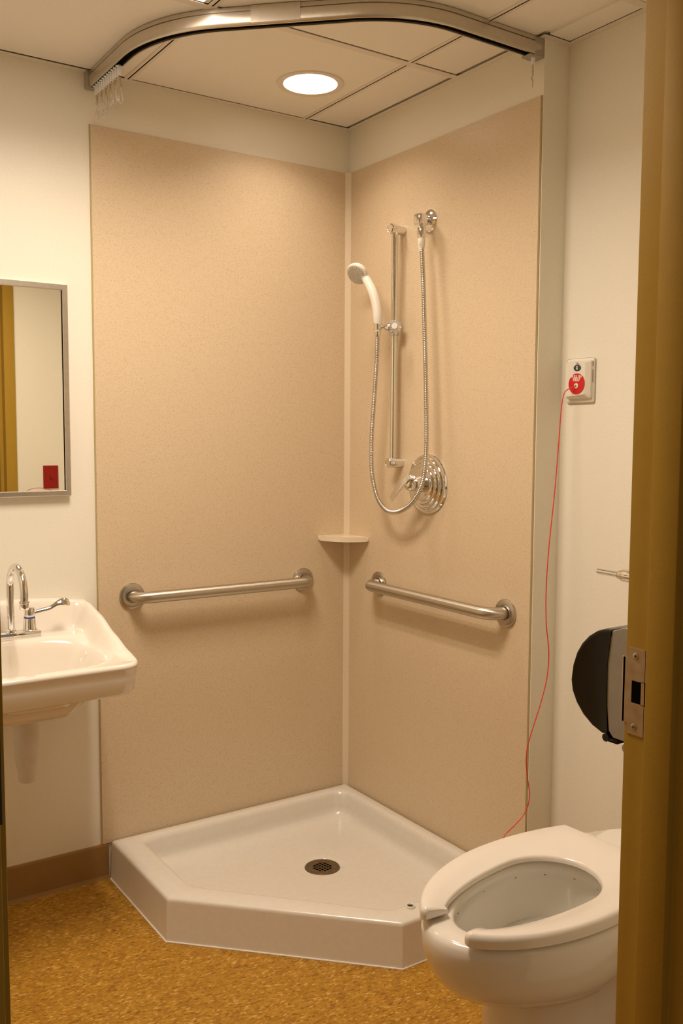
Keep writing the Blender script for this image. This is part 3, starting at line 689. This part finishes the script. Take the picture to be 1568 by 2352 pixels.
# apron: follow the perimeter down
per = [grid[j][0] for j in range(0, NY + 1)] + [grid[NY][i] for i in range(1, NX + 1)] + [grid[j][NX] for j in range(NY - 1, -1, -1)]
def apron_z(x, y):
    v = -y; return .716 + .006 * (1 - sm(.3, .47, v)) 
prev = per
cx0, cy0 = SXC, -.20
for dz, ins in ((.012, 0.001), (.35, .003), (.85, .008), (.96, .014), (1.0, .024)):
    cur = []
    for p in per:
        x, y, z = p.co; zb = apron_z(x, y); zz = z + (zb - z) * dz
        ux = (cx0 - x); uy = (cy0 - y); ix = max(-1, min(1, ux / .20)) * ins; iy = (max(-1, min(1, uy / .20)) * ins) if y < -.1 else 0
        cur.append(bm.verts.new((x + ix, y + iy, zz)))
    for a, b, c, d in zip(prev, prev[1:], cur[1:], cur): bm.faces.new((a, b, c, d))
    bm.faces.new((prev[-1], prev[0], cur[0], cur[-1])) if False else None
    prev = cur
# underside, a shallower bowl box that narrows downwards
cur = prev; levels = [((.60, .60), .712), ((.45, .48), .700), ((.35, .42), .668), ((.30, .38), .652), ((.27, .34), .646), ((.0, .0), .645)]
for (fx, fy), z in levels:
    nx = []
    for p in prev if False else per:
        x, y, _ = p.co; nx.append(bm.verts.new((SXC + (x - SXC) * fx * 1.25, -.215 + (y + .215) * fy * 1.35, z)))
    for a, b, c, d in zip(cur, cur[1:], nx[1:], nx): bm.faces.new((a, b, c, d))
    bm.faces.new((cur[-1], cur[0], nx[0], nx[-1]))
    cur = nx
bmesh.ops.remove_doubles(bm, verts=bm.verts, dist=1e-5)
t = thing('wall_hung_sink', 'white wall-hung sink with raised back ledge and sloping sides, below the mirror', 'sink', (SXC, 0, .80))
o = obj('basin', bm, 'porcelain', t, smooth=False)
o.data.polygons.foreach_set('use_smooth', [True] * len(o.data.polygons))
bm = bmesh.new(); add_lathe(bm, [(.022, 0), (.021, .002), (.012, .001), (0, .0005)], (SXC, -.287, sink_z(SXC, .287) + .0005), (0, 0, 1), 32); obj('basin_drain', bm, 'chrome', t, smooth=True)
# wall bracket lugs under the basin
bm = bmesh.new(); add_prism(bm, [(0, .70), (-.06, .70), (-.055, .66), (0, .61)], -1.125, -1.113, 'x'); obj('hanger_bracket', bm, 'greyp', t)

# faucet
FZ = .832; FY = -.108; fx = -1.226
t = thing('faucet', 'chrome gooseneck faucet with blade handles on the sink ledge', 'faucet', (fx, FY, FZ))
bm = bmesh.new(); add_box(bm, (fx - .080, FY - .024, FZ - .002), (fx + .080, FY + .022, FZ + .019), .004); obj('base_plate', bm, 'chrome', t, smooth=True)
bm = bmesh.new(); pth = [(fx, FY, FZ + .016), (fx, FY, FZ + .145)] + [(fx, FY - .074 + .074 * math.cos(a), FZ + .145 + .069 * math.sin(a)) for a in [PI * k / 18 for k in range(1, 18)]] + [(fx, FY - .148, FZ + .145), (fx, FY - .146, FZ + .128)]
add_tube(bm, pth, .0105, 24); sp2 = obj('spout', bm, 'chrome', t, smooth=True)
bm = bmesh.new(); add_lathe(bm, [(.0150, 0), (.0150, .004), (.0120, .009), (.0105, .010)], (fx, FY, FZ + .019), (0, 0, 1), 32); obj('spout_ring', bm, 'chrome', sp2, smooth=True)
bm = bmesh.new(); add_lathe(bm, [(.0112, .024), (.0135, .022), (.0135, .018), (.0125, .017), (.0125, .002), (.0115, 0), (.008, .001)], (fx, FY - .146, FZ + .106), (0, 0, 1), 32); obj('aerator', bm, 'chrome', sp2, smooth=True)
for sg in (1, -1):
    hx = fx + sg * .0525
    bm = bmesh.new(); add_lathe(bm, [(.0215, 0), (.0215, .003), (.0190, .006), (.0165, .034), (.0150, .036)], (hx, FY, FZ + .018), (0, 0, 1), 40); hd_ = obj('handle', bm, 'chrome', t, smooth=True)
    bm = bmesh.new(); add_lathe(bm, [(.0140, .0355), (.0157, .036), (.0157, .0395), (.0140, .040)], (hx, FY, FZ + .018), (0, 0, 1), 40); obj('index_ring', bm, 'blue' if sg > 0 else 'red', hd_, smooth=True)
    bm = bmesh.new(); add_lathe(bm, [(.0145, .039), (.0150, .042), (.0150, .062), (.0125, .066), (0, .0665)], (hx, FY, FZ + .018), (0, 0, 1), 40); obj('handle_cap', bm, 'chrome', hd_, smooth=True)
    bm = bmesh.new(); z_ = FZ + .018
    bp = spline([(hx + sg * .010, FY, z_ + .050), (hx + sg * .035, FY - .001, z_ + .055), (hx + sg * .060, FY - .002, z_ + .060), (hx + sg * .082, FY - .003, z_ + .072), (hx + sg * .100, FY - .003, z_ + .075), (hx + sg * .116, FY - .003, z_ + .070)], 8)
    n = len(bp); loops = []
    for i, p in enumerate(bp):
        s_ = i / (n - 1); wd = .0075 + .0060 * sm(.45, .85, s_) ; 
        if s_ > .9: wd *= math.sqrt(max(.02, 1 - ((s_ - .9) / .1) ** 2))
        tk = .0050 - .0030 * s_
        d = (bp[min(i + 1, n - 1)] - bp[max(i - 1, 0)]).normalized(); nn = d.cross(Vector((0, 1, 0))).normalized()
        wv_ = Vector((0, .62, .78)); nn = d.cross(wv_).normalized(); loops.append([p + wv_ * (wd * math.cos(a)) + nn * (tk * math.sin(a)) for a in [2 * PI * k / 20 for k in range(20)]])
    add_loops(bm, loops, True, True); obj('blade', bm, 'chrome', hd_, smooth=True)

# drain pipe cover
t = thing('pipe_cover', 'white soft drain pipe cover hanging under the sink', 'pipe cover', (-1.219, -.22, .62))
bm = bmesh.new(); px_, py_ = -1.2190, -.220
prof = [(.0330, .646), (.0345, .630), (.0345, .560), (.0330, .520), (.0300, .497), (.0255, .484), (.0250, .462), (.0235, .452), (.018, .449), (0, .449)]
add_lathe(bm, prof[::-1], (px_, py_, 0), (0, 0, 1), 40); obj('sleeve', bm, 'cover_w', t, smooth=True)
bm = bmesh.new(); add_lathe(bm, [(.0362, .632), (.0362, .6345)], (px_, py_, 0), (0, 0, 1), 40); obj('neck_gap', bm, 'black', t)
bm = bmesh.new(); add_tube(bm, spline([(px_ + .004, py_ + .02, .500), (px_ + .012, py_ + .055, .515), (px_ + .020, py_ + .085, .565), (px_ + .020, py_ + .13, .595), (px_ + .018, -.004, .600)], 8), .024, 24); obj('trap_arm', bm, 'cover_w', t, smooth=True)
bm = bmesh.new(); add_tube(bm, spline([(-1.275, -.010, .52), (-1.275, -.06, .52), (-1.272, -.10, .55), (-1.265, -.13, .63), (-1.262, -.11, .70)], 8), .0055, 12); add_lathe(bm, [(.018, 0), (.016, .006), (.008, .008)], (-1.275, -.0005, .52), (0, -1, 0), 24)
tag(obj('supply_pipe', bm, 'chrome', smooth=True), 'thin chrome water supply pipe beside the pipe cover below the sink', 'pipe')

# ------------------------------------------------------------------ toilet
TC = Vector((-.478, -1.463)); th = .086; AX = Vector((-math.cos(th), -math.sin(th))); PE = Vector((-AX.y, AX.x)) 
if PE.y < 0: PE = -PE
def TP(u_, v_, z): q = TC + AX * u_ + PE * v_; return (q.x, q.y, z)
t = thing('toilet', 'white floor-standing toilet with open-front seat, beside the door frame', 'toilet', (TC.x, TC.y, 0))
# bowl: stacked egg-shaped sections (u centre, front length, back length, half width, z)
def egg(uc, a, L_, b, z, n=64, wb=.72, pw=2.0):
    out = []
    for k in range(n):
        ph = 2 * PI * k / n; c, s_ = math.cos(ph), math.sin(ph)
        if c >= 0: u_ = uc + a * c; v_ = b * s_
        else:
            sgn = 1 if s_ >= 0 else -1; f = abs(c) ** .8; u_ = uc - L_ * f; v_ = b * sgn * (abs(s_) ** .55) * (1 - (1 - wb) * f)
        out.append(TP(u_, v_, z))
    return out
bm = bmesh.new()
sec = [(-.02, .180, .42, .124, 0), (-.02, .180, .42, .124, .020), (-.02, .174, .42, .117, .040), (-.02, .174, .42, .114, .22), (-.02, .178, .42, .117, .275), (-.015, .198, .42, .130, .298), (-.01, .240, .42, .150, .314), (0, .275, .42, .165, .333), (0, .296, .42, .175, .355), (0, .308, .42, .181, .380), (0, .316, .42, .184, .405), (0, .318, .42, .186, .432), (0, .315, .42, .184, .448), (0, .309, .42, .179, .456), (0, .300, .42, .172, .459)]
loops = [egg(*s_[:1], s_[1], s_[2], s_[3], s_[4]) for s_ in sec]
# rim -> inside of the bowl
def egg_in(a, L_, b, z, uc=.0):
    out = []
    for k in range(64):
        ph = 2 * PI * k / 64; c, s_ = math.cos(ph), math.sin(ph); out.append(TP(uc + (a if c >= 0 else L_) * c, b * s_, z))
    return out
loops += [egg_in(.262, .150, .128, .459), egg_in(.254, .142, .120, .456), egg_in(.250, .138, .116, .450), egg_in(.250, .138, .117, .435), egg_in(.256, .144, .124, .420), egg_in(.252, .142, .121, .405), egg_in(.225, .138, .112, .360), egg_in(.180, .130, .098, .320), egg_in(.120, .112, .078, .290), egg_in(.090, .095, .065, .270)]
add_loops(bm, loops, True, True)
bw = obj('bowl', bm, 'porcelain2', t, smooth=True)
bm = bmesh.new(); add_loops(bm, [egg_in(.200, .133, .104, .337)], False, True); obj('water', bm, 'water', bw)
for k in range(12):
    ph = 2 * PI * (k + .5) / 12; c, s_ = math.cos(ph), math.sin(ph)
    L_ = .256 if c >= 0 else .144; q = Vector(TP(L_ * c * .992, .124 * s_ * .985, .429)); dn_ = (Vector((*TC, .429)) - q).normalized()
    bm = bmesh.new(); add_lathe(bm, [(.0034, -.003), (.0034, .002), (0, .002)], q, dn_, 16); obj('rinse_jet', bm, 'stain', bw)
# seat
B_, A_, LB, WB = .1865, .325, .240, .140
def seat_out(u_, z_=0):
    if u_ >= 0: return B_ * math.sqrt(max(0, 1 - (u_ / A_) ** 2))
    return B_ + (WB - B_) * (u_ / LB) ** 2
gap = .065
bm = bmesh.new()
# one closed outline: outer from left front tip round the back to the right front tip, then inner back
NS = 60
def side_curve(sg):
    # from front tip to back corner
    ut = A_ * math.sqrt(1 - (gap / B_) ** 2)
    us = [ut * math.sin(PI / 2 * (1 - k / 30)) for k in range(31)] + [-LB * k / 12 for k in range(1, 13)]
    return [(u_, sg * seat_out(u_)) for u_ in us]
def inner_at(frac, sg):   # inner hole curve param 0 front .. 1 back centre
    ai, li, bi = .285, .118, .108
    ph0 = math.asin(min(1, .056 / bi))  # start next to the gap
    ph = ph0 + (PI - ph0) * frac
    c, s_ = math.cos(ph), math.sin(ph); return ((ai if c > 0 else li) * c, sg * bi * s_)
def half(sg):
    O_ = side_curve(sg)
    # extend the outer curve along the back edge to the centre line
    O_ += [(-LB, sg * WB * (1 - k / 10)) for k in range(1, 11)]
    n = len(O_); ds = [0]
    for a, b in zip(O_, O_[1:]): ds.append(ds[-1] + math.hypot(a[0] - b[0], a[1] - b[1]))
    I_ = []
    for k in range(n):
        f = ds[k] / ds[-1]; I_.append(inner_at(f ** .92, sg))
    return O_, I_
rows = None
ZT, ZB_ = .492, .464
def cross(o_, i_):  # cross-section points from outer bottom round the top to inner bottom
    o_, i_ = Vector(o_), Vector(i_); d = (i_ - o_); w_ = d.length; d.normalize(); r = .011
    pts = []
    def P_(s_, z): q = o_ + d * s_; return TP(q.x, q.y, z)
    pts.append(P_(.004, ZB_)); pts.append(P_(0.0, ZB_ + .003)); pts.append(P_(0, ZT - .013))
    for a in (18, 36, 54, 72, 90): pts.append(P_(r * (1 - math.cos(math.radians(a))), ZT - .013 + .0125 * math.sin(math.radians(a))))
    pts.append(P_(w_ * .35, ZT - .0015)); pts.append(P_(w_ * .6, ZT - .005)); pts.append(P_(w_ * .8, ZT - .010))
    for a in (90, 65, 40, 15): pts.append(P_(w_ - .007 * (1 - math.cos(math.radians(a))), ZT - .021 + .0085 * math.sin(math.radians(a))))
    pts.append(P_(w_, ZB_ + .003)); pts.append(P_(w_ - .004, ZB_))
    return pts
secs = []
OL, IL = half(1); OR, IR = half(-1)
# rounded tips: shrink the first sections
def tip(O_, I_):
    res = []
    o0, i0 = Vector(O_[0]), Vector(I_[0]); mid = (o0 + i0) / 2; w_ = (i0 - o0)
    d = (o0 - Vector(O_[2])); d.normalize(); return mid, w_, d
chainL = list(zip(OL, IL)); chainR = list(zip(OR, IR))[::-1][1:]
allc = chainL + chainR
V = [[bm.verts.new(p) for p in cross(o_, i_)] for o_, i_ in allc]
for a, b in zip(V, V[1:]):
    for k in range(len(a)): bm.faces.new((a[k], a[(k + 1) % len(a)], b[(k + 1) % len(a)], b[k]))
# rounded end caps at the two tips
for ring, sgn, O_, I_ in ((V[0], 1, OL, IL), (V[-1], -1, OR, IR)):
    c_ = sum((v.co for v in ring), Vector()) / len(ring); c_.z = (ZT + ZB_) / 2
    d2 = (Vector(O_[0]) - Vector(I_[3]))
    o0, i0 = Vector(O_[0]), Vector(I_[0]); dd = Vector((-(i0 - o0).y, (i0 - o0).x)).normalized()
    if dd.dot(Vector((0, -1 if O_[0][1] > 0 else 1))) < 0 and abs(dd.y) > .3: dd = -dd
    if abs(dd.y) <= .3 and dd.x < 0: dd = -dd
    dw = Vector(TP(dd.x, dd.y, 0)) - Vector(TP(0, 0, 0)); pv = ring
    for s_, q in ((.94, .006), (.80, .0105), (.55, .013)):
        cur = [bm.verts.new(Vector((c_.x + (v.co.x - c_.x) * (1 - (1 - s_) * .35), c_.y + (v.co.y - c_.y) * (1 - (1 - s_) * .35), c_.z + (v.co.z - c_.z) * s_)) + dw * q) for v in ring]
        for k in range(len(ring)): bm.faces.new((pv[k], pv[(k + 1) % len(ring)], cur[(k + 1) % len(ring)], cur[k]))
        pv = cur
    bm.faces.new(pv)
so = obj('seat', bm, 'seat', t, smooth=True)
for sg in (-1, 1):
    bm = bmesh.new(); q0 = TP(-LB - .012, sg * .075 - .016, .459); q1 = TP(-LB + .012, sg * .075 + .016, .480)
    add_box(bm, (min(q0[0], q1[0]), min(q0[1], q1[1]), .458), (max(q0[0], q1[0]), max(q0[1], q1[1]), .484), .003)
    obj('seat_hinge', bm, 'seat', t, smooth=True)
# flush valve on the wall behind the bowl: only its handle shows past the door frame
t = thing('flush_valve', 'chrome flush valve handle pointing left, peeping out beside the door frame', 'flush valve', (-.03, -1.335, .46))
hz = 1.068; vx, vy = -.030, -1.335
bm = bmesh.new(); add_tube(bm, [(vx, -1.262, hz - .001), (vx, -1.192, hz)], .0073, 20); ha = obj('handle', bm, 'chrome', t, smooth=True)
bm = bmesh.new(); add_lathe(bm, [(.0165, 0), (.0165, .040), (.0155, .043), (.0125, .044), (.0125, .053), (.0105, .057), (.007, .0585)], (vx, -1.315, hz - .001), (0, 1, 0), 36); obj('collar', bm, 'chrome', ha, smooth=True)
bm = bmesh.new(); add_lathe(bm, [(.016, .99), (.022, 1.00), (.024, 1.02), (.024, 1.10), (.030, 1.105), (.030, 1.135), (.022, 1.15), (0, 1.155)], (vx, vy, 0), (0, 0, 1), 40)
add_tube(bm, [(vx, vy, 1.04), (JX - .001, vy, 1.04)], .015, 20); add_lathe(bm, [(.035, 0), (.033, .006), (.016, .010)], (JX - .0005, vy, 1.04), (-1, 0, 0), 36); obj('valve_body', bm, 'chrome', t, smooth=True)
bm = bmesh.new(); add_tube(bm, spline([(vx, vy, 1.0), (vx, vy, .62), (vx - .005, -1.36, .52), (vx - .01, -1.415, .44)], 8), .0135, 20); obj('flush_tube', bm, 'chrome', t, smooth=True)
# ------------------------------------------------------------------ emergency call station
t = thing('call_station', 'ivory emergency call station with round red pull disc on the wall', 'call station', (JX, -1.01, 1.56))
bm = bmesh.new(); add_box(bm, (JX - .009, -1.0590, 1.5040), (JX, -.9600, 1.6265), .006, 3); obj('wall_plate', bm, 'plastic_w', t, smooth=True)
bm = bmesh.new()
y0, y1, z0, z1 = -1.0555, -.9700, 1.5150, 1.6190; xf = JX - .026
lo = lambda x, d, r: [(x, p.x, p.y) for p in round_poly([(y0 + d, z0 + d), (y1 - d * .4, z0 + d * .5), (y1 - d * .4, z1 - d * .3), (y0 + d, z1 - d * .3)], r, 5)]
add_loops(bm, [lo(JX - .008, 0, .006), lo(JX - .016, .0008, .006), lo(xf + .002, .0100, .006), lo(xf, .0120, .006)], True, True)
body = obj('housing', bm, 'plastic_w', t, smooth=True)
bm = bmesh.new(); add_box(bm, (JX - .0105, -1.0570, 1.560), (JX - .009, -1.0550, 1.594)); add_box(bm, (JX - .0105, -1.0570, 1.604), (JX - .009, -1.0550, 1.616)); obj('vent_slot', bm, 'greyp', t)
cy_ = -1.0035
yc = -1.0150
bm = bmesh.new(); add_lathe(bm, [(.0285, 0), (.0285, .0012), (0, .0012)], (xf, yc, 1.5555), (-1, 0, 0), 56); disc = obj('red_disc', bm, 'red', t)
MT = lambda y, z, x: Matrix(((0, 0, -1, x), (-1, 0, 0, y), (0, 1, 0, z), (0, 0, 0, 1)))
o = obj('disc_lettering', text_mesh('PULL for', .0110, MT(yc, 1.5755, xf - .0014), xs=1.0, bold=.0003), 'whiteink', disc)
o = obj('disc_lettering', text_mesh('HELP', .0125, MT(yc, 1.5668, xf - .0014), xs=.92, bold=.0004), 'whiteink', disc)
bm = bmesh.new(); add_lathe(bm, [(.0070, 0), (.0070, .0022), (.0055, .003), (.003, .003), (.0028, .001)], (xf - .001, yc, 1.5500), (-1, 0, 0), 32); obj('cord_eyelet', bm, 'plastic_w', disc, smooth=True)
bm = bmesh.new(); t_ = bmesh.new(); add_lathe(t_, [(.0115, 0), (.0115, .0010), (.0105, .0016), (0, .0016)], (0, 0, 0), (-1, 0, 0), 40); merge(bm, t_, Matrix.Translation((xf, yc - .001, 1.5990)) @ Matrix.Diagonal((1, 1.12, .78, 1))); btn = obj('nurse_button', bm, 'darkoval', t, smooth=True)
bm = bmesh.new(); x_ = xf - .0018   # small figure wearing a cap
add_lathe(bm, [(.0019, 0), (.0019, .0003), (0, .0003)], (x_, yc - .001, 1.6005), (-1, 0, 0), 16)
add_prism(bm, [(yc - .0040, 1.5945), (yc + .0020, 1.5945), (yc + .0010, 1.5980), (yc - .0030, 1.5980)], x_ - .0003, x_, 'x')
add_prism(bm, [(yc - .0030, 1.6022), (yc + .0010, 1.6022), (yc + .0018, 1.6040), (yc - .0038, 1.6040)], x_ - .0003, x_, 'x'); obj('button_icon', bm, 'whiteink', btn)
bm = bmesh.new(); x_ = xf - .0003   # small red mark with dark flecks of lettering
add_prism(bm, [(yc + .0035, 1.6098), (yc + .0005, 1.6098), (yc - .0030, 1.6135), (yc + .0000, 1.6135)], x_ - .0002, x_, 'x')
add_prism(bm, [(yc + .0015, 1.6118), (yc - .0055, 1.6112), (yc - .0020, 1.6128)], x_ - .0002, x_, 'x'); obj('maker_mark', bm, 'redink', t)
bm = bmesh.new(); add_box(bm, (x_ - .0002, yc - .0010, 1.6088), (x_, yc - .0085, 1.6095)); add_box(bm, (x_ - .0002, yc + .0085, 1.6133), (x_, yc + .0040, 1.6138)); obj('maker_mark_lettering', bm, 'blackink', t)
# the cord
cpts = [(xf - .003, yc, 1.550), (.057, -1.0060, 1.545), (.047, -.993, 1.5335), (.0385, -.990, 1.498), (.0295, -.992, 1.4147), (.0200, -.994, 1.3193), (.0100, -.996, 1.2357), (-.0060, -.998, 1.1163), (-.0158, -1, .9963), (-.0127, -1, .8988), (.0004, -1, .8115), (-.0058, -1, .7384), (-.0291, -1, .6679), (-.0683, -1, .576), (-.0785, -1, .5287), (-.0737, -1, .4783), (-.0638, -1, .4266), (-.0678, -1, .3901), (-.0871, -1, .3634), (-.1196, -1, .3437), (-.1564, -1, .3217), (-.20, -1.01, .27), (-.215, -1.03, .15), (-.19, -1.06, .02), (-.12, -1.08, .003), (-.06, -1.05, .003)]
bm = bmesh.new(); add_tube(bm, spline(cpts, 8), .0014, 8)
tag(obj('pull_cord', bm, 'redcord', smooth=True), 'long red pull cord hanging from the call station down behind the toilet', 'pull cord')

# ------------------------------------------------------------------ on the front wall, right of the doorway
# switch plate, seen in the mirror
t = thing('switch_plate', 'dark red switch plate seen in the mirror, on the wall beside the door', 'switch', (-.531, YF, 1.199))
bm = bmesh.new(); add_box(bm, (-.568, YF, 1.142), (-.494, YF + .006, 1.255), .002); obj('plate', bm, 'darkred', t)
bm = bmesh.new(); add_box(bm, (-.535, YF + .005, 1.190), (-.527, YF + .018, 1.203), .001); obj('toggle', bm, 'darkred', t)
# dispenser: black domed cover on a grey body, in profile from the doorway
t = thing('tissue_dispenser', 'black domed dispenser with grey body, jutting out behind the door frame', 'dispenser', (-.58, YF, .99))
X0, X1 = -.660, -.500
bm = bmesh.new(); yb = -1.765
add_prism(bm, [(YF + .0005, .905), (YF + .0005, 1.098), (-1.790, 1.0965), (yb - .002, 1.0875), (yb, 1.075), (-1.7595, 1.03), (-1.7605, .96), (yb, .915), (yb - .010, .905)], X0 + .0015, X1 - .0015, 'x', bev=.0015); obj('body', bm, 'greyp', t)
bm = bmesh.new()
dome = [(-1.7665, 1.0895), (-1.752, 1.0885), (-1.735, 1.0825), (-1.718, 1.071), (-1.703, 1.0555), (-1.691, 1.036), (-1.683, 1.012), (-1.6795, .985), (-1.683, .966), (-1.693, .947), (-1.709, .929), (-1.730, .915), (-1.752, .907), (-1.7635, .909), (-1.7605, .96), (-1.7595, 1.03)]
cY, cZ = -1.755, .99
def dl(x, f): return [(x, cY + (y - cY) * f, cZ + (z - cZ) * f) for y, z in dome]
loops = [dl(X0 + .0005, .93), dl(X0 - .0000, .955), dl(X0 + .001, .985), dl(X0 + .006, 1.0), dl(X0 + .012, 1.0), dl(X1 - .012, 1.0), dl(X1 - .006, 1.0), dl(X1 - .001, .985), dl(X1, .955), dl(X1 - .0005, .93)]
add_loops(bm, loops, True, True); obj('cover', bm, 'blackp', t, smooth=True)
bm = bmesh.new(); add_tube(bm, [(X0 - .001, -1.7610, .9025), (X1 + .001, -1.7610, .9025)], .0070, 20); add_box(bm, (X0, -1.785, .8965), (X1, -1.7610, .903), .001); obj('pivot_hinge', bm, 'blackp', t, smooth=True)
bm = bmesh.new(); add_tube(bm, [(X0 + .004, -1.800, .893), (X0 + .03, -1.800, .893)], .008, 16); obj('tear_bar', bm, 'greyp', t, smooth=True)
# second cord, draped over the dispenser (seen in the mirror)
bm = bmesh.new(); add_tube(bm, spline([(-.655, -1.872, 1.0995), (-.664, -1.860, 1.112), (-.660, -1.842, 1.132), (-.636, -1.832, 1.1445), (-.597, -1.83, 1.1475), (-.555, -1.832, 1.139), (-.520, -1.835, 1.124), (-.494, -1.835, 1.098), (-.488, -1.835, 1.04), (-.490, -1.835, .86)], 8), .0014, 8)
tag(obj('pull_cord', bm, 'redcord', smooth=True), 'short red cord draped over the dispenser, glimpsed low in the mirror', 'pull cord')
